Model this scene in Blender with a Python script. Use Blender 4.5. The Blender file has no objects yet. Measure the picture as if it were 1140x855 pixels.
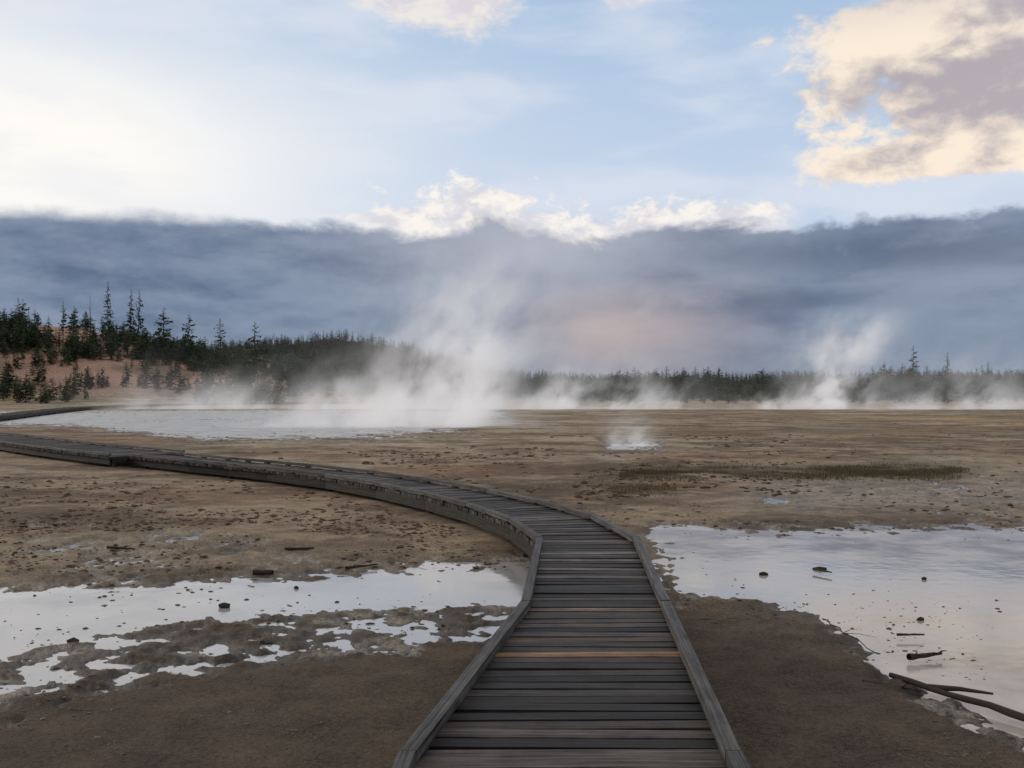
import bpy, math, random, bmesh, mathutils
import numpy as np
random.seed(7); rng=np.random.default_rng(7)
scene=bpy.context.scene
F=1108.3; HZ=437.0; CZ=1.9; DZ=0.30
def P(px,py,z=0.0):
    d=(CZ-z)*F/(py-HZ); return ((px-570)/F*d,d)
def lin(r,g,b):
    f=lambda c:(c/255/12.92) if c/255<=0.04045 else ((c/255+0.055)/1.055)**2.4
    return (f(r),f(g),f(b))
# ---------------------------------------------------------------- noise
def vnoise(x,y,seed=0):
    xi=np.floor(x).astype(np.int64); yi=np.floor(y).astype(np.int64)
    fx=x-xi; fy=y-yi; fx=fx*fx*(3-2*fx); fy=fy*fy*(3-2*fy)
    def h(a,b):
        n=(a*374761393+b*668265263+seed*144269504)&0xffffffff
        n=((n^(n>>13))*1274126177)&0xffffffff
        n=((n^(n>>15))*2246822519)&0xffffffff
        return ((n^(n>>16))&0xffffff)/float(0xffffff)
    a=h(xi,yi);b=h(xi+1,yi);c=h(xi,yi+1);d=h(xi+1,yi+1)
    return (a*(1-fx)+b*fx)*(1-fy)+(c*(1-fx)+d*fx)*fy
def fbm(x,y,s,octs=4,seed=0,gain=0.5):
    t=np.zeros_like(x);a=1;n=0;c,sn=0.8,0.6
    for i in range(octs):
        t+=a*(vnoise(x*s,y*s,seed+i*17)-0.5)*2;n+=a;a*=gain;s*=2.03
        x,y=c*x-sn*y,sn*x+c*y
    return t/n
def sst(a,b,x):
    t=np.clip((x-a)/(b-a),0,1);return t*t*(3-2*t)
# ---------------------------------------------------------------- node helpers
class E:
    def __init__(s,nt,k): s.nt=nt;s.k=k
    def op(s,o,*a,clamp=False):
        n=s.nt.nodes.new('ShaderNodeMath');n.operation=o;n.use_clamp=clamp
        for i,v in enumerate((s,)+a):
            if isinstance(v,E): s.nt.links.new(v.k,n.inputs[i])
            else: n.inputs[i].default_value=v
        return E(s.nt,n.outputs[0])
    def __add__(s,o): return s.op('ADD',o)
    def __sub__(s,o): return s.op('SUBTRACT',o)
    def __mul__(s,o): return s.op('MULTIPLY',o)
    def __truediv__(s,o): return s.op('DIVIDE',o)
    __radd__=__add__; __rmul__=__mul__
    def neg(s): return s*-1.0
    def sq(s): return s*s
    def gauss(s,c,w): return ((s-c)/w).sq().neg().op('EXPONENT')
    def ss(s,a,b):
        n=s.nt.nodes.new('ShaderNodeMapRange');n.interpolation_type='SMOOTHSTEP'
        s.nt.links.new(s.k,n.inputs[0]);lo,hi=0.0,1.0
        if a>b: a,b=b,a;lo,hi=1.0,0.0
        n.inputs[1].default_value=a;n.inputs[2].default_value=b
        n.inputs[3].default_value=lo;n.inputs[4].default_value=hi
        return E(s.nt,n.outputs[0])
    def clamp(s): return s.op('ADD',0.0,clamp=True)
def combine(nt,x,y,z=0.0):
    n=nt.nodes.new('ShaderNodeCombineXYZ')
    for i,v in enumerate((x,y,z)):
        if isinstance(v,E): nt.links.new(v.k,n.inputs[i])
        else: n.inputs[i].default_value=v
    return n.outputs[0]
def noise(nt,vec,scale,detail=4,rough=0.5,dist=0.0,dim='3D'):
    n=nt.nodes.new('ShaderNodeTexNoise');n.noise_dimensions=dim;n.inputs['Scale'].default_value=scale
    n.inputs['Detail'].default_value=detail;n.inputs['Roughness'].default_value=rough
    n.inputs['Distortion'].default_value=dist
    if vec is not None: nt.links.new(vec,n.inputs['Vector'])
    return E(nt,n.outputs[0])
def mixc(nt,f,a,b,mode='MIX'):
    n=nt.nodes.new('ShaderNodeMix');n.data_type='RGBA';n.blend_type=mode
    if isinstance(f,E): nt.links.new(f.k,n.inputs[0])
    else: n.inputs[0].default_value=f
    for i,v in ((6,a),(7,b)):
        if isinstance(v,tuple): n.inputs[i].default_value=(v[0],v[1],v[2],1)
        else: nt.links.new(v,n.inputs[i])
    return n.outputs[2]
def newmat(name):
    m=bpy.data.materials.new(name);m.use_nodes=True
    nt=m.node_tree; return m,nt,nt.nodes['Principled BSDF']
def attr(nt,name):
    n=nt.nodes.new('ShaderNodeAttribute');n.attribute_name=name;return n
def bump(nt,bs,h,strength,dist):
    b=nt.nodes.new('ShaderNodeBump');b.inputs['Strength'].default_value=strength if not isinstance(strength,E) else 1
    if isinstance(strength,E): nt.links.new(strength.k,b.inputs['Strength'])
    b.inputs['Distance'].default_value=dist
    nt.links.new(h.k,b.inputs['Height']);nt.links.new(b.outputs[0],bs.inputs['Normal'])
def mkmesh(name,verts,faces,mat,col=None,smooth=False):
    verts=np.asarray(verts,dtype=np.float32);faces=np.asarray(faces,dtype=np.int32)
    me=bpy.data.meshes.new(name);k=faces.shape[1]
    me.vertices.add(len(verts));me.vertices.foreach_set('co',verts.ravel())
    me.loops.add(faces.size);me.loops.foreach_set('vertex_index',faces.ravel())
    me.polygons.add(len(faces))
    me.polygons.foreach_set('loop_start',np.arange(0,faces.size,k,dtype=np.int32))
    me.polygons.foreach_set('loop_total',np.full(len(faces),k,dtype=np.int32))
    me.update(calc_edges=True)
    me.polygons.foreach_set('use_smooth',np.full(len(faces),bool(smooth)))
    if col is not None:
        a=me.color_attributes.new('Col','FLOAT_COLOR','POINT')
        c=np.ones((len(verts),4),dtype=np.float32);c[:,:3]=col;a.data.foreach_set('color',c.ravel())
    me.materials.append(mat);me.validate()
    o=bpy.data.objects.new(name,me);scene.collection.objects.link(o);return o
# ---------------------------------------------------------------- camera
cam=bpy.data.cameras.new('camera');co=bpy.data.objects.new('camera',cam);scene.collection.objects.link(co)
cam.sensor_width=36;cam.lens=35;cam.clip_end=9000;cam.clip_start=0.05
co.location=(0,0,CZ);co.rotation_euler=(math.radians(90)+math.atan(9.5/F),0,0);scene.camera=co
scene.view_settings.view_transform='Standard';scene.view_settings.look='None';scene.view_settings.exposure=0
# ---------------------------------------------------------------- world
SUN_EL=math.radians(13);SUN_AZ=math.radians(-52)
w=bpy.data.worlds.new('World');scene.world=w;w.use_nodes=True;nt=w.node_tree
bg=nt.nodes['Background'];bg.inputs[1].default_value=0.1
sky=nt.nodes.new('ShaderNodeTexSky');sky.sky_type='NISHITA';sky.sun_disc=False
sky.sun_elevation=SUN_EL;sky.sun_rotation=SUN_AZ%(2*math.pi);sky.dust_density=1.2;sky.ozone_density=1.5
tc=nt.nodes.new('ShaderNodeTexCoord');sp=nt.nodes.new('ShaderNodeSeparateXYZ')
nt.links.new(tc.outputs['Generated'],sp.inputs[0])
X,Y,Z=[E(nt,sp.outputs[i]) for i in range(3)]
AZ=X.op('ARCTAN2',Y)
EL=Z.op('ARCTAN2',(X.sq()+Y.sq()).op('SQRT'))
def az(px): return math.atan((px-570)/F)
def el(py,px=570): return math.atan((HZ-py)/F*math.cos(az(px)))
K=10.0
def C(r,g,b,k=1.0):
    c=lin(r,g,b);return (c[0]*K*k,c[1]*K*k,c[2]*K*k)
def sn(ox,oy,ys,scale,det,rough,dist):
    return noise(nt,combine(nt,AZ+ox,EL*ys+oy),scale,det,rough,dist,'2D')
nA=sn(0,0,1.7,8,6,0.6,0.2); nB=sn(3.3,0,4.0,4.5,5,0.5,0.15); nC=sn(9.1,0,1.7,30,4,0.62,0.2)
hz=EL.ss(0.42,0.12)
base=mixc(nt,0.84,sky.outputs[0],C(176,203,234))
base=mixc(nt,hz*0.75,base,C(206,219,238))
gl=(AZ.gauss(az(-10),0.32)*EL.gauss(el(190),0.12)*1.15*(nB*0.5+0.75)).clamp()
base=mixc(nt,gl,base,C(255,252,247,1.0))
wisps=(nB.ss(0.40,0.72)*0.5)
base=mixc(nt,wisps,base,C(230,232,240))
# small cloud overhead
m=(AZ.gauss(az(490),0.085)*EL.gauss(el(-18),0.045)*1.4+(nA-0.5)*1.5+(nC-0.5)*0.6).ss(0.40,0.90)
m=m+(AZ.gauss(az(690),0.05)*EL.gauss(el(-12),0.03)+(nA-0.5)*2.0).ss(0.55,0.95)*0.6
base=mixc(nt,m.clamp()*0.8,base,mixc(nt,nC.ss(0.35,0.65),C(226,218,222),C(248,238,228)))
# cumulus on the right
ax=AZ-az(1080)
q1=EL-el(80)-ax*0.1
r1=((ax-0.05)/0.180).sq()+(q1/0.085).sq();r1=r1.neg().op('EXPONENT')*1.5
r2=((ax-0.01)/0.155).sq()+((EL-el(192)-ax*0.08)/0.028).sq()
r2=r2.neg().op('EXPONENT')*1.5
r3=AZ.gauss(az(1330),0.2)*EL.gauss(el(20),0.16)*1.3
rr=r1.op('MAXIMUM',r2).op('MAXIMUM',r3)
cm=(rr+(nA-0.5)*1.8+(nC-0.5)*0.7).ss(0.44,0.80)
sB=sn(0.02,-0.05,2.0,5.5,3,0.5,0.1);sB0=sn(0,0,2.0,5.5,3,0.5,0.1)
shade=(sB-sB0)*3.2+(nC-0.5)*1.1+(nA-0.5)*0.9+0.56+(rr-0.9)*-0.25
ccol=mixc(nt,shade.ss(0.05,0.95),C(180,171,176),C(254,238,218))
ccol=mixc(nt,EL.ss(el(75),el(10))*0.5,ccol,C(192,186,194))
base=mixc(nt,cm*0.96,base,ccol)
# distant bright cumulus tops behind the bank
tops=EL+ (nA-0.5)*-0.10+(nC-0.5)*-0.05
tm=tops.ss(el(212),el(230))*AZ.ss(az(330),az(450))*AZ.ss(az(905),az(850))
base=mixc(nt,tm*0.9,base,mixc(nt,nC.ss(0.35,0.65),C(218,216,224),C(254,247,238)))
# storm bank
edge=EL+(nA-0.5)*-0.075*AZ.ss(az(200),az(420))+(nB-0.5)*-0.02+(nC-0.5)*-0.010
bm_=edge.ss(el(246),el(264))
strat=sn(1.7,0,3.6,5.0,5,0.55,0.12)
puff=(sn(5.0,-0.03,2.6,8,5,0.58,0.1)-sn(5.01,0.0,2.6,8,5,0.58,0.1))*2.8+0.5
bcol=mixc(nt,strat.ss(0.36,0.64),C(88,107,136),C(124,140,163))
bcol=mixc(nt,puff.clamp()*0.55,bcol,C(144,158,180))
bcol=mixc(nt,EL.ss(el(345),el(420))*0.4,bcol,C(124,136,151))
rs=(AZ.ss(az(560),az(760))*nB.ss(0.42,0.58)*EL.ss(el(400),el(300))*0.45)
bcol=mixc(nt,rs,bcol,C(156,163,179))
pk=AZ.gauss(az(700),0.10)*EL.gauss(el(368),0.045)*(strat+0.40)
bcol=mixc(nt,pk.clamp(),bcol,C(188,173,172))
mid=AZ.gauss(az(600),0.17)*EL.gauss(el(268),0.038)*0.75
bcol=mixc(nt,mid.clamp(),bcol,C(184,187,199))
dk1=(AZ.gauss(az(980),0.16)*EL.gauss(el(288),0.02)+AZ.gauss(az(840),0.10)*EL.gauss(el(338),0.013)*0.9)*nA.ss(0.3,0.52)*0.9
bcol=mixc(nt,dk1.clamp(),bcol,C(94,108,132))
base=mixc(nt,bm_*0.97,base,bcol)
# unseen cloud tints overhead and behind, added to warm the blue ambient light
base=mixc(nt,EL.ss(0.46,0.75)*0.8,base,C(192,181,171))
base=mixc(nt,(AZ.op('ABSOLUTE')).ss(1.2,2.2)*EL.ss(-0.01,0.02)*0.6,base,C(172,160,152))
base=mixc(nt,EL.ss(0.0,-0.05),base,C(90,85,80))
nt.links.new(base,bg.inputs[0])
# ---------------------------------------------------------------- sun
s=bpy.data.lights.new('sun','SUN');s.energy=0.9;s.angle=math.radians(12);s.color=(1,0.86,0.70)
so=bpy.data.objects.new('sun',s);scene.collection.objects.link(so)
sd=mathutils.Vector((math.sin(SUN_AZ)*math.cos(SUN_EL),math.cos(SUN_AZ)*math.cos(SUN_EL),math.sin(SUN_EL)))
so.rotation_euler=sd.to_track_quat('Z','Y').to_euler()
# ---------------------------------------------------------------- terrain
pools=[
 (1.35,[(-300,665),(0,655),(180,648),(330,642),(480,632),(585,628),(650,630),(740,632),(740,655),(600,658),(580,672),(440,680),(330,684),(240,697),(130,708),(0,735),(-300,790)]),
 (-0.12,[(-300,800),(0,742),(150,712),(330,686),(575,678),(550,708),(400,720),(250,730),(130,760),(0,790),(-300,840)]),
 (-0.65,[(-200,600),(120,590),(330,615),(300,645),(0,655),(-200,660)]),
 (1.6,[(735,590),(850,592),(1000,588),(1140,585),(1500,585),(1900,1000),(1300,880),(1140,822),(1070,795),(1000,750),(930,700),(890,678),(830,668),(760,662),(735,640)]),
 (1.0,[(-100,462),(150,457),(420,456),(560,459),(560,464),(440,470),(520,481),(400,487),(230,489),(90,474),(-100,470)]),
 (-0.70,[(850,540),(1000,536),(1400,536),(1400,575),(1000,565),(860,556)]),
 (0.9,[(676,494),(735,494),(732,501),(680,501)]),
]
def polysd(u,v,poly):
    d=np.full(u.shape,1e9);ins=np.zeros(u.shape,bool);n=len(poly)
    for i in range(n):
        ax,ay=poly[i];bx,by=poly[(i+1)%n];ex,ey=bx-ax,by-ay
        t=np.clip(((u-ax)*ex+(v-ay)*ey)/(ex*ex+ey*ey),0,1)
        d=np.minimum(d,(u-ax-t*ex)**2*0.25+(v-ay-t*ey)**2)
        c=((ay>v)!=(by>v))
        xi=ax+(v-ay)*ex/(ey if ey else 1e-9)
        ins^=c&(u<xi)
    d=np.sqrt(d);return np.where(ins,d,-d)
def field(x,y):
    yy=np.maximum(y,0.5);u=570+F*x/yy;v=HZ+F*CZ/yy
    w=np.full(x.shape,-3.0)
    for cap,poly in pools:
        sdist=polysd(u,v,poly)
        sc=3.0+ (v-437)*0.035
        w=np.maximum(w,np.minimum(sdist/sc,cap))
    w=np.where(y<1.0,-3.0,w)
    nz=fbm(x,y,0.9,6,11,0.68)*1.5+fbm(x,y,0.12,3,5)*0.6+fbm(x,y,5.5,4,61,0.6)*1.6
    return np.clip(w,-2.4,3)+nz
def hills(x,y):
    d=np.hypot(x,y)
    n=fbm(x,y,0.02,5,31)
    ex=np.where(x>-140,np.exp(-((x+140)/70.0)**2),1.0)
    h1=17.0*ex*sst(148,232,y+n*14)*(1+0.3*n)
    h1=h1+ex*sst(150,180,y)*fbm(x,y,0.08,4,77)*2.4
    h2=13.0*np.exp(-((x+75)/60.0)**2)*sst(480,620,y)
    h3=8.0*sst(480,720,d)*(1+0.5*n)*(y>0)+8*sst(500,900,d)*(y<=0)
    h4=1.2*sst(170,260,d)
    return h1+h2+h3+h4
def zterr(x,y):
    wv=field(x,y)
    z=0.032*np.clip(-wv,-1.4,1.3)
    z=z+0.007*fbm(x,y,7,3,3)+0.012*fbm(x,y,1.7,3,8)*sst(0.2,-1.0,wv)
    return z+hills(x,y),wv
azs=np.concatenate([np.radians(np.arange(-40,40.001,0.085)),np.radians(np.arange(41,320,1.5))])
rad=[0.15,0.5,1.0,1.5,2.0]
r=2.3
while r<260: rad.append(r);r*=1.007
while r<900: rad.append(r);r*=1.02
while r<7000: rad.append(r);r*=1.25
rad=np.array(rad);A,R=np.meshgrid(azs,rad)
gx=(np.sin(A)*R).ravel();gy=(np.cos(A)*R).ravel()
gz,wv=zterr(gx,gy)
na=len(azs);nr=len(rad)
i=np.arange(nr-1)[:,None]*na;j=np.arange(na)[None,:];jn=(j+1)%na
faces=np.stack([i+j,i+jn,i+na+jn,i+na+j],-1).reshape(-1,4)[:,::-1]
d=np.hypot(gx,gy)
yy=np.maximum(gy,0.5);U=570+F*gx/yy;V=HZ+F*CZ/yy
def mixa(a,b,t): return a*(1-t[:,None])+b*t[:,None]
L=lambda r,g,b:np.array(lin(r,g,b))
col=np.tile(L(172,153,126),(len(gx),1))
nL=fbm(gx,gy,0.25,5,41);nM=fbm(gx,gy,0.9,5,42);nS=fbm(gx*0.7,gy,0.7,6,47,.65)
col=mixa(col,L(116,96,74),sst(-0.05,0.35,nM)*0.72)
col=mixa(col,L(206,190,162),sst(-0.05,0.4,nL)*0.7*sst(12,30,d))
col=mixa(col,L(98,80,62),sst(0.0,0.28,nS)*0.68*sst(9,14,d))
col=mixa(col,L(146,106,70),sst(0.1,0.4,fbm(gx*.6,gy,0.35,5,54))*0.5*sst(14,22,d))
col=mixa(col,L(126,124,96),sst(0.1,0.4,fbm(gx*.5,gy,0.15,5,59))*0.5*sst(18,28,d))
col=mixa(col,L(186,174,160),np.exp(-((V-552)/20)**2)*sst(760,900,U)*0.85)
gs=np.exp(-((V-529)/6)**2)*sst(650,720,U)*sst(1110,1040,U)
col=mixa(col,L(84,74,54),gs*sst(-.6,.0,nM)*.85)
col=mixa(col,L(88,74,60),sst(11.5,7.0,d)*0.9)
col=mixa(col,L(204,176,120),sst(25,60,d)*sst(0.05,0.35,fbm(gx,gy,0.07,4,55))*0.55)
hh=hills(gx,gy)
col=mixa(col,L(190,154,134),sst(0.8,3,hh))
col=mixa(col,L(100,100,76),sst(0.05,0.3,fbm(gx,gy,0.07,5,91))*sst(1,3,hh)*0.6)
col=mixa(col,L(62,72,52),sst(185,225,gy)*sst(-60,-30,gx))
col=mixa(col,L(48,60,50),sst(300,420,d))
wet=sst(-1.5,0.1,wv)
rim=sst(-1.1,-0.5,wv)*sst(0.1,-0.3,wv)*sst(-0.05,0.3,fbm(gx,gy,2.2,4,71))*(hh<1)
col=mixa(col,L(206,198,186),rim*0.6);wet=wet*(1-rim*0.7)
gmat,nt,bs=newmat('hydrothermal_soil')
tcn=nt.nodes.new('ShaderNodeTexCoord');ob=tcn.outputs['Object']
a=attr(nt,'Col');aw=attr(nt,'wet')
n1=noise(nt,ob,2.6,6,0.65);n2=noise(nt,ob,34,3,0.7);n3=noise(nt,ob,120,2,0.8)
g=(n1-0.5)*1.8+(n2-0.5)*2.1+(n3-0.5)*2.8+0.92
gc=nt.nodes.new('ShaderNodeVectorMath');gc.operation='SCALE'
nt.links.new(a.outputs['Color'],gc.inputs[0]);nt.links.new(g.op('MAXIMUM',0.2).k,gc.inputs['Scale'])
we=E(nt,aw.outputs['Fac'])
dk=mixc(nt,we*0.85,gc.outputs[0],mixc(nt,1.0,gc.outputs[0],(0.42,0.40,0.37),'MULTIPLY'))
nt.links.new(dk,bs.inputs['Base Color'])
nt.links.new((we*-0.5+0.92+(n2-0.5)*0.3).k,bs.inputs['Roughness']);bs.inputs['Specular IOR Level'].default_value=0.35
bump(nt,bs,n2*0.7+n3*0.5+n1*1.2,1.0,0.03)
ground=mkmesh('ground',np.stack([gx,gy,gz],1),faces,gmat,col,True)
at=ground.data.attributes.new('wet','FLOAT','POINT');at.data.foreach_set('value',wet.astype(np.float32))
# water
wmat,nt,bs=newmat('milky_water')
tcn=nt.nodes.new('ShaderNodeTexCoord');ob=tcn.outputs['Object']
spw=nt.nodes.new('ShaderNodeSeparateXYZ');nt.links.new(ob,spw.inputs[0]);wx=E(nt,spw.outputs[0]);wy=E(nt,spw.outputs[1])
n1=noise(nt,ob,0.8,6,0.65);n2=noise(nt,ob,5,3,0.5);n4=noise(nt,ob,0.9,3,0.6)
far=wy.ss(22,40)
wc=mixc(nt,n1.ss(0.38,0.62),(0.40,0.35,0.30),(0.60,0.545,0.49))
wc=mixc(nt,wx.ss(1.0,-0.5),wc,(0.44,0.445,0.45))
wc=mixc(nt,far,wc,mixc(nt,n4.ss(.35,.65),(0.38,0.375,0.36),(0.58,0.57,0.55)))
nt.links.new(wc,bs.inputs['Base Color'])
bs.inputs['IOR'].default_value=1.6;nt.links.new((n1.ss(.3,.7)*0.16+0.02+far*0.3).k,bs.inputs['Roughness'])
bump(nt,bs,n2+n4*2.0*far,far*0.5+0.06,0.03)
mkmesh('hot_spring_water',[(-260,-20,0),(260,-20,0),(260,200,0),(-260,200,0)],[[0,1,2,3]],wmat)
# ---------------------------------------------------------------- boardwalk
wood,nt,bs=newmat('weathered_wood')
uvn=attr(nt,'guv');a=attr(nt,'Col')
mp=nt.nodes.new('ShaderNodeMapping');mp.inputs['Scale'].default_value=(1.6,60,1)
nt.links.new(uvn.outputs['Vector'],mp.inputs[0])
n1=noise(nt,mp.outputs[0],1.0,5,0.7,0.3)
tcn=nt.nodes.new('ShaderNodeTexCoord');n2=noise(nt,tcn.outputs['Object'],4,5,0.6)
sc=nt.nodes.new('ShaderNodeVectorMath');sc.operation='SCALE';nt.links.new(a.outputs['Color'],sc.inputs[0])
nt.links.new((n1.ss(0.35,0.68)*2.0+n2.ss(.3,.7)*0.8+0.02).k,sc.inputs['Scale']);nt.links.new(sc.outputs[0],bs.inputs['Base Color'])
nt.links.new((n1*0.3+0.45).k,bs.inputs['Roughness']);bs.inputs['Specular IOR Level'].default_value=0.25
bump(nt,bs,n1,1.0,0.010)
class MB:
    def __init__(s): s.v=[];s.f=[];s.c=[];s.uv=[]
    def prism(s,q,z0,z1,col,uvs=None,tilt=0):
        b=len(s.v);q=list(q)
        if uvs is None: uvs=[(0,0),(0,.1),(1,.1),(1,0)]
        o=random.random()*50
        for z in (z0,z1):
            for k,(x,y) in enumerate(q):
                s.v.append((x,y,z+(tilt if k<2 else -tilt)));s.c.append(col);s.uv.append((uvs[k][0]+o,uvs[k][1]+(0.05 if z==z0 else 0),o))
        s.f+=[[b+4,b+5,b+6,b+7],[b+3,b+2,b+1,b],[b,b+1,b+5,b+4],[b+1,b+2,b+6,b+5],[b+2,b+3,b+7,b+6],[b+3,b,b+4,b+7]]
    def build(s,name,parent,mat):
        o=mkmesh(name,s.v,s.f,mat,np.array(s.c))
        at=o.data.attributes.new('guv','FLOAT_VECTOR','POINT');at.data.foreach_set('vector',np.array(s.uv,dtype=np.float32).ravel())
        b=bmesh.new();b.from_mesh(o.data);bmesh.ops.recalc_face_normals(b,faces=b.faces);b.to_mesh(o.data);b.free()
        if parent: o.parent=parent
        return o
Lp=[(-0.62,-6),(-0.62,1.2)];Rp=[(0.86,-6),(0.88,1.2)]
for l,rr_ in [((445,855),(825,855)),((580,680),(746,680)),((597,606),(712,606))]:
    Lp.append(P(*l,DZ));Rp.append(P(*rr_,DZ))
NEARN=len(Lp)
cen=[(655,605),(626,586),(590,572),(545,559.5),(490,547),(430,536),(370,527.5),(300,520),(235,514),(165,507)]
cw=[P(x,y,DZ) for x,y in cen]
def catmull(p,n=6):
    p=[np.array(q,float) for q in p];out=[]
    for i in range(len(p)-1):
        a=p[max(i-1,0)];b=p[i];c=p[i+1];dd=p[min(i+2,len(p)-1)]
        for k in range(n):
            t=k/n;out.append(0.5*((2*b)+(c-a)*t+(2*a-5*b+4*c-dd)*t*t+(-a+3*b-3*c+dd)*t**3))
    out.append(p[-1]);return out
sm=catmull(cw,3)
WID=1.14
def offs(line,wid,i):
    a=line[max(i-1,0)];b=line[min(i+1,len(line)-1)];t=(b-a)/np.linalg.norm(b-a);n=np.array([-t[1],t[0]])
    return line[i]+n*wid/2,line[i]-n*wid/2
for i_ in range(2,len(sm)):
    l,r_=offs(sm,WID,i_);Lp.append(tuple(l));Rp.append(tuple(r_))
lp=catmull([cw[-1],P(80,498,DZ),P(0,488,DZ),(-25.5,43),(-31,54),(-35,68),(-41,88),(-47,112),(-46,135),(-40,150),(-25,158)],3)
L2=[];R2=[]
for i_ in range(len(lp)):
    ww=2.0 if i_<8 else 1.4
    l,r_=offs(lp,ww,i_);L2.append(tuple(l));R2.append(tuple(r_))
bw=bpy.data.objects.new('boardwalk',None);scene.collection.objects.link(bw)
pl=MB();cb=MB();sj=MB();ps=MB()
def resample(p,q,step,keep):
    P_=[np.array(a) for a in p];Q_=[np.array(a) for a in q]
    oa=[P_[k] for k in range(keep)];ob_=[Q_[k] for k in range(keep)];acc=0
    for k in range(keep,len(P_)):
        acc+=np.linalg.norm(P_[k]-P_[k-1])
        if acc>=step or k==len(P_)-1: oa.append(P_[k]);ob_.append(Q_[k]);acc=0
    return oa,ob_
def run(L,R,dz,keep):
    for i_ in range(len(L)-1):
        l0,l1,r0,r1=map(np.array,(L[i_],L[i_+1],R[i_],R[i_+1]))
        ln=(np.linalg.norm(l1-l0)+np.linalg.norm(r1-r0))/2
        n=max(1,round(ln/0.128))
        for k in range(n):
            t0=(k+0.08)/n;t1=(k+0.92)/n
            A=l0+(l1-l0)*t0;B=l0+(l1-l0)*t1;D=r0+(r1-r0)*t0;Cc=r0+(r1-r0)*t1
            e=random.uniform(-.01,.01);wdir=(D-A)/np.linalg.norm(D-A);A=A-wdir*(.01+e);B=B-wdir*(.01+e);D=D+wdir*.01;Cc=Cc+wdir*.01
            g=random.choice([.013,.018,.025,.034,.048,.072])*random.uniform(.8,1.25)
            c=(g*1.18,g*0.99,g*0.84)
            dd=(A[1]+D[1])/2
            q=random.random()
            if q<0.05: c=(.11,.094,.082)
            if q>0.97: c=(.08,.06,.046)
            for sy,sc_ in ((5.98,(.20,.115,.055)),(7.32,(.15,.10,.072)),(9.45,(.14,.12,.105)),(9.9,(.15,.13,.115)),(8.6,(.11,.09,.078)),(8.95,(.12,.10,.086))):
                if abs(dd-sy)<0.063: c=sc_
            w_=np.linalg.norm(D-A);h_=ln/n
            pl.prism([A,B,Cc,D],DZ-.045+dz,DZ+random.uniform(-.005,.005)+dz,c,[(0,0),(0,h_),(w_,h_),(w_,0)],random.uniform(-.005,.005))
    Lr,Rr=resample(L,R,1.5,keep)
    for pts,O in ((Lr,Rr),(Rr,Lr)):
        ins=[(o-p)/np.linalg.norm(o-p) for p,o in zip(pts,O)]
        acc=9
        for i_ in range(len(pts)-1):
            a,b=pts[i_],pts[i_+1];ln=np.linalg.norm(b-a)
            m=max(1,round(ln/2.6));t=(b-a)/ln
            for k in range(m):
                p=a+(b-a)*(k+0.003)/m;q=a+(b-a)*(k+0.997)/m
                g=random.uniform(.05,.09);c=(g*1.08,g,g*.92)
                ii,jj=ins[i_],ins[i_+1];zz=random.uniform(-.003,.003)
                cb.prism([p,q,q+jj*.07,p+ii*.07],DZ+.025+dz+zz,DZ+.08+dz+zz,c,[(0,0),(ln/m,0),(ln/m,.085),(0,.085)])
                for fr in (0.04,0.52):
                    cc=p+(q-p)*fr
                    cb.prism([cc,cc+t*.15,cc+t*.15+ii*.066,cc+ii*.066],DZ+.006+dz,DZ+.025+dz,(.03,.026,.022))
                sj.prism([p+ii*.02,q+jj*.02,q+jj*.06,p+ii*.06],DZ-.20+dz,DZ-.046+dz,(.014,.012,.010),[(0,0),(ln/m,0),(ln/m,.1),(0,.1)])
            acc+=ln
            if acc>2.4:
                acc=0
                c0=a+ins[i_]*.09
                ps.prism([c0,c0+t*.1,c0+t*.1+ins[i_]*.1,c0+ins[i_]*.1],-.15,DZ-.047+dz,(.03,.026,.022))
run(Lp,Rp,0,NEARN);run(L2,R2,0.012,1)
pl.build('deck_planks',bw,wood);cb.build('curb_rails',bw,wood);sj.build('side_joists',bw,wood);ps.build('support_posts',bw,wood)
rl=MB()
RA=np.array([-46.5,149.0]);RB=np.array([-36.5,154.0])
rt=(RB-RA)/np.linalg.norm(RB-RA);rn=np.array([-rt[1],rt[0]])
tot=np.linalg.norm(RB-RA);k=0
while k<=tot:
    p=RA+rt*k;rl.prism([p,p+rt*.16,p+rt*.16+rn*.16,p+rn*.16],0,1.5,(.05,.045,.04));k+=2.2
for z in (0.85,1.36):
    rl.prism([RA-rn*.08,RB-rn*.08,RB-rn*.003,RA-rn*.003],z,z+.14,(.06,.052,.045))
rl.build('wooden_railing',None,wood)
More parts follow.
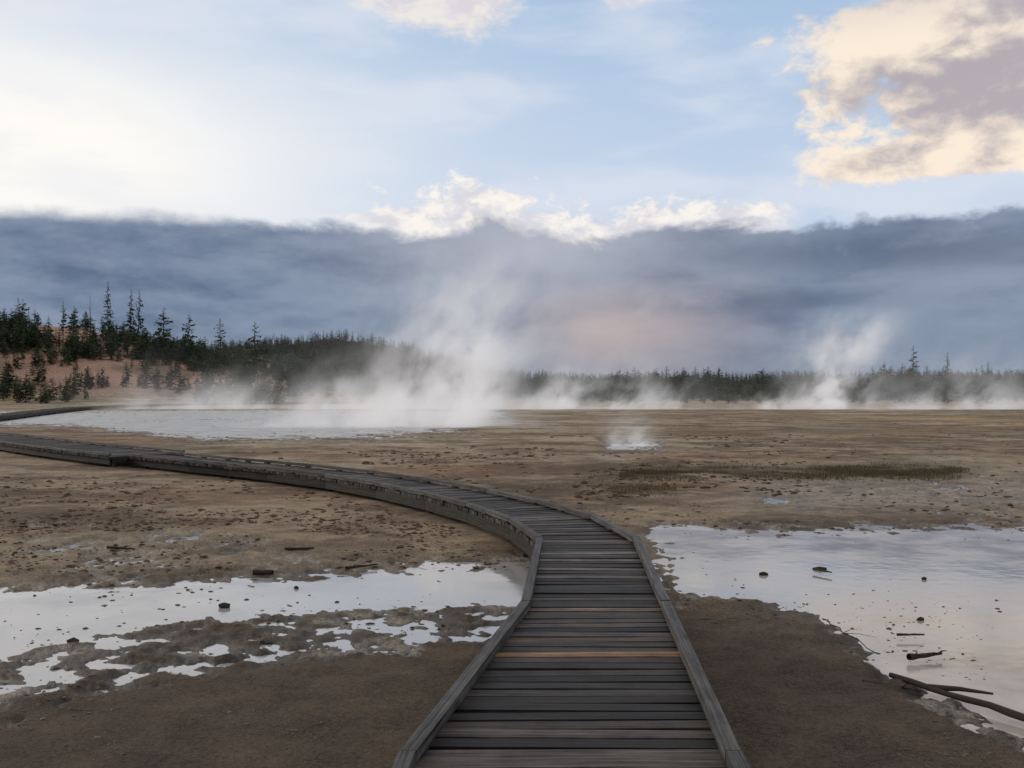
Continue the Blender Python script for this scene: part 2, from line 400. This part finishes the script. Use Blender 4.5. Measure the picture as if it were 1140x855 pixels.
# ---------------------------------------------------------------- conifers
def tree(kind,rs,nb):
    r=np.random.default_rng(rs);v=[];f=[];c=[]
    tr=0.013
    for z,rr in ((0,tr),(0.5,tr*.7),(1.0,tr*.1)):
        b=len(v)
        for k in range(5):
            an=k*2*math.pi/5;v.append((rr*math.cos(an),rr*math.sin(an),z));c.append((.10,.085,.07))
        if b:
            for k in range(5):
                f.append((b-5+k,b-5+(k+1)%5,b+(k+1)%5));f.append((b-5+k,b+(k+1)%5,b+k))
    base={'full':0.04,'tall':0.2,'snag':0.25}[kind];RM={'full':0.27,'tall':0.165,'snag':0.08}[kind]
    lop=[r.uniform(.7,1.25) for _ in range(8)]
    for i in range(nb):
        t=base+(1-base)*((i+r.random())/nb)**0.92
        an=r.uniform(0,2*math.pi)
        u=(t-base)/(1-base)
        ln=RM*((1-u)**0.7*(0.4+0.6*min(1,u*5)) +0.02)*r.uniform(.5,1.15)*lop[int(an/(2*math.pi)*8)%8]
        up=ln*r.uniform(-.35,.2)+(0.3*ln if u>.6 else 0)
        if kind=='snag':
            b=len(v);ca,sa=math.cos(an),math.sin(an)
            v+= [(0,0,t),(0,0,t+.008),(ca*ln,sa*ln,t+up)];c+=[(.11,.10,.09)]*3;f.append((b,b+1,b+2));continue
        shade=r.choice([.6,.85,1,1.4])
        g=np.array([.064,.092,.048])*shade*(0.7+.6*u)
        for q in (0.3,0.62,0.95):
            cx,cy,cz=math.cos(an)*ln*q,math.sin(an)*ln*q,t+up*q
            s_=(0.35+0.5*(1-abs(q-.6)))*max(ln*.50,.015)
            for _ in range(2):
                b=len(v)
                for k in range(3):
                    w_=r.normal(size=3);w_/=np.linalg.norm(w_)
                    v.append((cx+w_[0]*s_,cy+w_[1]*s_,cz+w_[2]*s_*.6));c.append(tuple(g*r.uniform(.8,1.2)))
                f.append((b,b+1,b+2))
    return np.array(v),np.array(f),np.array(c)
fm,nt,bs=newmat('conifer_foliage');a=attr(nt,'Col');nt.links.new(a.outputs['Color'],bs.inputs['Base Color'])
bs.inputs['Roughness'].default_value=.8;bs.inputs['Specular IOR Level'].default_value=.15
VF=[tree('full',k,85) for k in range(6)];VT=[tree('tall',20+k,80) for k in range(5)]
VS=[tree('snag',40+k,26) for k in range(3)];VL=[tree('tall',60+k,26) for k in range(4)]+[tree('full',70+k,26) for k in range(3)]
def place(name,lst):
    Vs=[];Fs=[];Cs=[];o=0
    xs=np.array([t[1] for t in lst],float);ys=np.array([t[2] for t in lst],float);zs=hills(xs,ys)
    for ((v,f,c),x,y,h,wd),z in zip(lst,zs):
        an=random.uniform(0,6.28);ca,sa=math.cos(an),math.sin(an)
        q=np.empty_like(v);q[:,0]=(v[:,0]*ca-v[:,1]*sa)*h*wd+x;q[:,1]=(v[:,0]*sa+v[:,1]*ca)*h*wd+y;q[:,2]=v[:,2]*h+z-.1
        Vs.append(q);Fs.append(f+o);Cs.append(c*random.uniform(.7,1.3));o+=len(v)
    return mkmesh(name,np.concatenate(Vs),np.concatenate(Fs),fm,np.concatenate(Cs))
lst=[];n=0
while n<1150:
    y=random.uniform(176,255);x=random.uniform(-155,-20);px=570+F*x/y
    if px>470: continue
    dn=float(fbm(np.array([x]),np.array([y]),.05,3,99)[0])
    crest=min(1,max(0,(y-190)/20))
    if random.random()>(0.10+0.9*crest)*(0.6+dn*1.6): continue
    h=random.uniform(2.6,5.8) if crest>.4 else random.uniform(1.5,4.2)
    if px>300: h=min(h,4.2)
    elif random.random()<.05: h*=1.35
    lst.append((random.choice(VF if random.random()<.72 else VT),x,y,h,random.uniform(1.05,1.6)));n+=1
for _ in range(170):
    px=random.uniform(-20,330);y=random.uniform(150,183);x=(px-570)/F*y
    if fbm(np.array([x]),np.array([y]),.07,3,12)[0]<0.0: continue
    lst.append((random.choice(VF),x,y,random.uniform(1.5,5.0),random.uniform(1.05,1.5)))
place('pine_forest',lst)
lst=[]
for _ in range(1350):
    px=random.uniform(320,1300);y=random.uniform(190,330);x=(px-570)/F*y
    dn=float(fbm(np.array([x]),np.array([y]),.03,3,15)[0])
    if dn<-0.35 : continue
    h=random.uniform(2.8,5.8)*(0.75 if px<600 else 1.0)*(1+0.25*(dn>0.2))
    lst.append((random.choice(VT if random.random()<.4 else VF),x,y,h,random.uniform(1.05,1.6)))
for _ in range(190):
    px=random.uniform(600,1250);y=random.uniform(160,200);x=(px-570)/F*y
    if px<900 and random.random()<.5: continue
    lst.append((random.choice(VF),x,y,random.uniform(1.5,4.5),random.uniform(.9,1.3)))
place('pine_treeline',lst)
lst=[]
for _ in range(3600):
    y=random.uniform(470,760);px=random.uniform(250,1400);x=(px-570)/F*y
    lst.append((random.choice(VL),x,y,random.uniform(5,8.5),random.uniform(1.2,1.8)))
for _ in range(900):
    x=random.gauss(-80,55);y=random.uniform(500,640)
    lst.append((random.choice(VL),x,y,random.uniform(5,8),random.uniform(1.2,1.8)))
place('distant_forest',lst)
def single(px,pyTop,d_,kind,wd=1.0):
    x=(px-570)/F*d_;z=float(hills(np.array([x]),np.array([float(d_)]))[0])
    h=max((HZ-pyTop)/F*d_+CZ-z,2.0)
    v,f,c=kind;q=v.copy();q[:,:2]*=h*wd;q[:,2]*=h
    o=mkmesh('pine_tree',q,f,fm,c);o.location=(x,d_,z-.1);o.rotation_euler=(0,random.uniform(-.02,.02),random.uniform(0,6))
for a_ in [(100,327,222,VS[0],1),(120,313,222,VT[0],.8),(145,322,224,VT[1],.8),(154,322,226,VT[3],.7),(70,335,215,VT[2],1),(182,342,222,VF[4],1.1),
           (210,349,225,VF[1],1),(245,354,215,VT[1],1.1),(283,358,215,VF[2],1),(20,330,215,VT[3],1),(1016,384,212,VT[0],.9),(1054,392,214,VT[2],.9),
           (985,402,205,VF[1],1),(395,378,228,VT[4],1),(200,403,172,VF[0],1.1),(175,400,175,VF[2],1.2),(262,384,176,VF[3],1.2),(232,392,180,VF[4],1.2),(275,380,178,VF[5],1.2),(1100,402,215,VT[1],1)]:
    single(*a_)
# ---------------------------------------------------------------- rocks, gravel, sticks, grass
rk,nt,bs=newmat('rock_and_debris');a=attr(nt,'Col');nt.links.new(a.outputs['Color'],bs.inputs['Base Color']);bs.inputs['Roughness'].default_value=.85
bm=bmesh.new();bmesh.ops.create_icosphere(bm,subdivisions=1,radius=1);bm.verts.ensure_lookup_table()
IV=np.array([v.co[:] for v in bm.verts]);IF=np.array([[v.index for v in f.verts] for f in bm.faces]);bm.free()
def inboard(x,y):
    for L_,R_ in ((Lp,Rp),(L2,R2)):
        cx=(np.array(L_)+np.array(R_))/2
        a=cx[:-1];b=cx[1:];e=b-a;p=np.array([x,y]);t=np.clip(((p-a)*e).sum(1)/(e*e).sum(1),0,1)
        if np.min(np.linalg.norm(a+e*t[:,None]-p,axis=1))<0.8: return True
    return False
def clods(name,regions):
    Vs=[];Fs=[];Cs=[];o=0;pts=[]
    for (u0,u1,v0,v1,n,s0,s1,cl) in regions:
        for _ in range(n):
            px=random.uniform(u0,u1);py=random.uniform(v0,v1);x,y=P(px,py)
            if inboard(x,y): continue
            pts.append((x,y,random.uniform(s0,s1)*random.random()**1.6+s0*.3,cl))
    xs=np.array([p[0] for p in pts]);ys=np.array([p[1] for p in pts]);zs,ww=zterr(xs,ys)
    keep=fbm(xs,ys,.8,3,66)
    for (x,y,s_,cl),z,wq,kk in zip(pts,zs,ww,keep):
        if kk<-0.1: continue
        if wq>0.3 and random.random()<.6: continue
        q=IV*(1+rng.uniform(-.35,.35,(len(IV),1)))*s_*np.array([random.uniform(.7,1.6),random.uniform(.7,1.3),random.uniform(.3,.6)])
        q=q+np.array([x,y,max(z,0)+s_*.05]);Vs.append(q);Fs.append(IF+o);o+=len(IV)
        Cs.append(np.tile(np.array(lin(*cl))*random.uniform(.6,1.4),(len(IV),1)))
    mkmesh(name,np.concatenate(Vs),np.concatenate(Fs),rk,np.concatenate(Cs))
dk_=(98,74,56)
clods('gravel',[(0,600,530,560,1100,.02,.065,dk_),(0,620,560,600,3200,.013,.055,dk_),(0,640,600,640,1800,.010,.038,dk_),(0,560,640,720,520,.008,.03,(86,72,60)),
  (0,500,700,855,2200,.004,.014,(112,96,80)),(640,1140,530,590,900,.013,.055,dk_),(740,1140,590,700,420,.01,.03,(86,72,60)),(760,1100,670,855,2200,.004,.015,(112,96,80)),
  (200,1140,470,530,1300,.03,.08,(104,82,60)),(400,620,500,520,300,.04,.10,dk_),(640,900,515,560,1300,.02,.075,(82,62,46)),(760,880,484,500,110,.05,.11,(84,64,48))])
def rock(px,py,s_,asp=1.0,cl=(60,52,46)):
    x,y=P(px,py);q=IV*(1+rng.uniform(-.25,.25,(len(IV),1)))*s_*np.array([asp,.7,.6])
    o=mkmesh('rock',q,IF,rk,np.tile(np.array(lin(*cl)),(len(IV),1)));o.location=(x,y,s_*.3)
rock(250,676,.055);rock(83,716,.05);rock(330,655,.03);rock(1028,645,.03);rock(1024,690,.035);rock(912,634,.04,2);rock(850,640,.04,1.4)
def stick(name,pts,r0,r1,twigs=0,cl=(58,48,40)):
    V_=[];F_=[]
    def tube(ps,ra,rb):
        n=len(ps)
        for i_,p in enumerate(ps):
            p=np.array(p);a=np.array(ps[max(i_-1,0)]);b=np.array(ps[min(i_+1,n-1)]);t=(b-a)/np.linalg.norm(b-a)
            s1=np.cross(t,[0,0,1.0]);s1/=np.linalg.norm(s1)+1e-9;s2=np.cross(s1,t);rr=(ra+(rb-ra)*i_/(n-1))*random.uniform(.85,1.15)
            for k in range(6):
                an=k*math.pi/3;V_.append(p+(s1*math.cos(an)+s2*math.sin(an))*rr)
            if i_:
                b0=len(V_)-12
                for k in range(6): F_.append((b0+k,b0+(k+1)%6,b0+6+(k+1)%6,b0+6+k))
    a=np.array(pts[0]);b=np.array(pts[1]);n=9;ln=np.linalg.norm(b-a)
    ps_=[a+(b-a)*k/n+np.array([random.uniform(-1,1),random.uniform(-1,1),random.uniform(0,.6)])*ln*.018 for k in range(n+1)]
    tube(ps_,r0,r1)
    for _ in range(twigs):
        k=random.randint(2,n-1);p=ps_[k];dv=(b-a)/ln*random.uniform(.1,.25)*ln+np.array([random.uniform(-.15,.15),random.uniform(-.15,.15),random.uniform(.02,.1)])*ln*1.0
        tube([p,p+dv*.5+np.array([0,0,.01]),p+dv],r1*1.1,r1*.3)
    mkmesh(name,V_,F_,rk,np.tile(np.array(lin(*cl)),(len(V_),1)),True)
def P3(px,py,z=.04):
    x,y=P(px,py,z);return (x,y,z)
stick('fallen_log',(P3(990,753),P3(1200,818)),.016,.024,1)
stick('fallen_branch',(P3(958,757),P3(1025,769)),.008,.005,1)
stick('fallen_branch',(P3(1010,731),P3(1048,727)),.024,.008,5)
stick('fallen_branch',(P3(998,706),P3(1028,706)),.010,.006,0)
stick('fallen_branch',(P3(905,633),P3(925,637)),.012,.008,0)
stick('fallen_branch',(P3(282,637),P3(304,637)),.03,.025,0)
stick('fallen_branch',(P3(385,632),P3(420,628)),.018,.008,1)
stick('fallen_branch',(P3(120,609),P3(150,611)),.018,.01,1)
stick('fallen_branch',(P3(915,688),P3(975,728)),.006,.003,2)
stick('fallen_branch',(P3(780,690),P3(835,688)),.006,.003,1)
stick('fallen_branch',(P3(318,611),P3(350,610)),.02,.012,0)
def grass(name,regs,cl):
    V_=[];F_=[];C_=[];pts=[]
    for (uc,vc,su,sv,n,h0,h1) in regs:
        for _ in range(n): pts.append((*P(uc+su*random.uniform(-1,1),vc+sv*random.gauss(0,.5)),random.uniform(h0,h1)))
    xs=np.array([p[0] for p in pts]);ys=np.array([p[1] for p in pts]);kk=fbm(xs,ys,1.3,4,88)
    for (x,y,h),k in zip(pts,kk):
        if k<-.38: continue
        h*=min(1,max(.45,.7+k*1.5))
        b=len(V_);an=random.uniform(0,3.14);w_=h*.14;dx,dy=math.cos(an)*w_,math.sin(an)*w_;lx,ly=random.gauss(0,.35)*h,random.gauss(0,.35)*h
        V_+=[(x-dx,y-dy,0.0),(x+dx,y+dy,0.0),(x+lx,y+ly,h+.03)];F_.append((b,b+1,b+2));g=random.uniform(.6,1.4)
        C_+=[np.array(lin(*cl))*g]*3
    mkmesh(name,V_,F_,rk,np.array(C_))
grass('dry_grass',[(880,528,190,7,17000,.05,.10),(750,530,60,7,5000,.04,.08),(1000,525,80,6,3000,.05,.10),(718,548,35,7,2000,.03,.08),(660,540,60,10,1200,.03,.06)],(106,94,66))
# ---------------------------------------------------------------- steam
def steam(name,box,build,step=0.6,em=0.34):
    m=bpy.data.materials.new(name+'_vapour');m.use_nodes=True;nt=m.node_tree;nt.nodes.remove(nt.nodes['Principled BSDF'])
    out=nt.nodes['Material Output'];vs=nt.nodes.new('ShaderNodeVolumeScatter');vs.inputs['Color'].default_value=(.98,.98,.98,1);vs.inputs['Anisotropy'].default_value=0.2
    emn=nt.nodes.new('ShaderNodeEmission');emn.inputs[0].default_value=(1,.97,.98,1)  # glow added to the vapour, stands in for repeated light scattering inside it
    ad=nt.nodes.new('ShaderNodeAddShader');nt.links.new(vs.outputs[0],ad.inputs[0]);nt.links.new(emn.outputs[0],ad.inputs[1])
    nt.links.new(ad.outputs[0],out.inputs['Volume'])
    t=nt.nodes.new('ShaderNodeTexCoord');sp=nt.nodes.new('ShaderNodeSeparateXYZ');nt.links.new(t.outputs['Object'],sp.inputs[0])
    x,y,z=[E(nt,sp.outputs[i]) for i in range(3)]
    dns=build(nt,x,y,z).op('MAXIMUM',0.0)
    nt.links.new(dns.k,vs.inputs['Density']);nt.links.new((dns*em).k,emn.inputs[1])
    m.cycles.volume_step_rate=step
    x0,x1,y0,y1,z0,z1=box
    v=[(x,y,z) for z in (z0,z1) for x,y in ((x0,y0),(x1,y0),(x1,y1),(x0,y1))]
    mkmesh(name,v,[[3,2,1,0],[4,5,6,7],[0,1,5,4],[1,2,6,5],[2,3,7,6],[3,0,4,7]],m)
def plume(x,y,z,x0,y0,k,r0,r1,hs,amp):
    cx=x-(z*k+x0);cy=y-y0;rr=z*r1+r0
    return (((cx.sq()+cy.sq())/rr.sq()).neg()-z/hs).op('EXPONENT')*amp
def bA(nt,x,y,z):
    n=noise(nt,combine(nt,x-z*0.3,y*.8,z*0.9),0.48,4,0.62,0.15)
    pf=n.ss(0.40,0.63)
    low=(z/1.1).neg().op('EXPONENT')*x.gauss(-5.0,4.2)*y.gauss(53,2.6)*0.7
    low2=(z/1.0).neg().op('EXPONENT')*x.gauss(-10.0,4.5)*y.gauss(53,2.6)*0.42
    p=plume(x,y,z,-3.3,53,0.20,1.3,0.25,2.2,3.6)
    p3=plume(x,y,z,-6.5,53,0.35,1.1,0.30,1.6,1.4)
    p2=plume(x,y,z,-3.2,53,0.20,1.6,0.40,6.5,0.20)
    fade=z.ss(11.5,6.5)*x.ss(-17,-12)*x.ss(6.5,3.5)
    return (low+low2+p+p2+p3)*(pf+0.06)*fade
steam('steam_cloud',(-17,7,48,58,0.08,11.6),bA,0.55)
def bB(nt,x,y,z):
    n=noise(nt,combine(nt,x-z*0.4,y*.8,z*0.95),0.26,4,0.62,0.15);n2=noise(nt,combine(nt,x,y),0.06,1,0.5)
    pf=(n+(n2-0.5)*0.6).ss(0.43,0.67)
    low=(z/1.4).neg().op('EXPONENT')*y.gauss(108,4.5)*0.34*x.ss(-50,-28)
    s_=low+plume(x,y,z,34.5,108,0.28,2.0,0.18,4.4,2.5)
    for x0,k,r0,hs,am in ((20,0.3,2.0,1.7,1.1),(12,0.2,1.8,1.3,.8),(6,0.4,2.2,1.8,1.0),(28,.3,2.3,1.2,.6),(-20,.4,2.6,2.0,.45),(49,0.2,2.6,2.2,.5)):
        s_=s_+plume(x,y,z,x0,108,k,r0,0.33,hs,am)
    fade=z.ss(12.0,8.0)*x.ss(69,60)
    return s_*(pf+0.04)*fade
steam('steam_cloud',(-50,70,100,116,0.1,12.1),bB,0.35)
def bC(nt,x,y,z):
    n=noise(nt,combine(nt,x-z,y,z),2.0,2,0.5,0.1)
    return (plume(x,y,z,4.4,34,-.2,.3,.28,.35,3.6)+plume(x,y,z,3.6,34,-.2,.2,.28,.30,3.6))*n.ss(.25,.65)
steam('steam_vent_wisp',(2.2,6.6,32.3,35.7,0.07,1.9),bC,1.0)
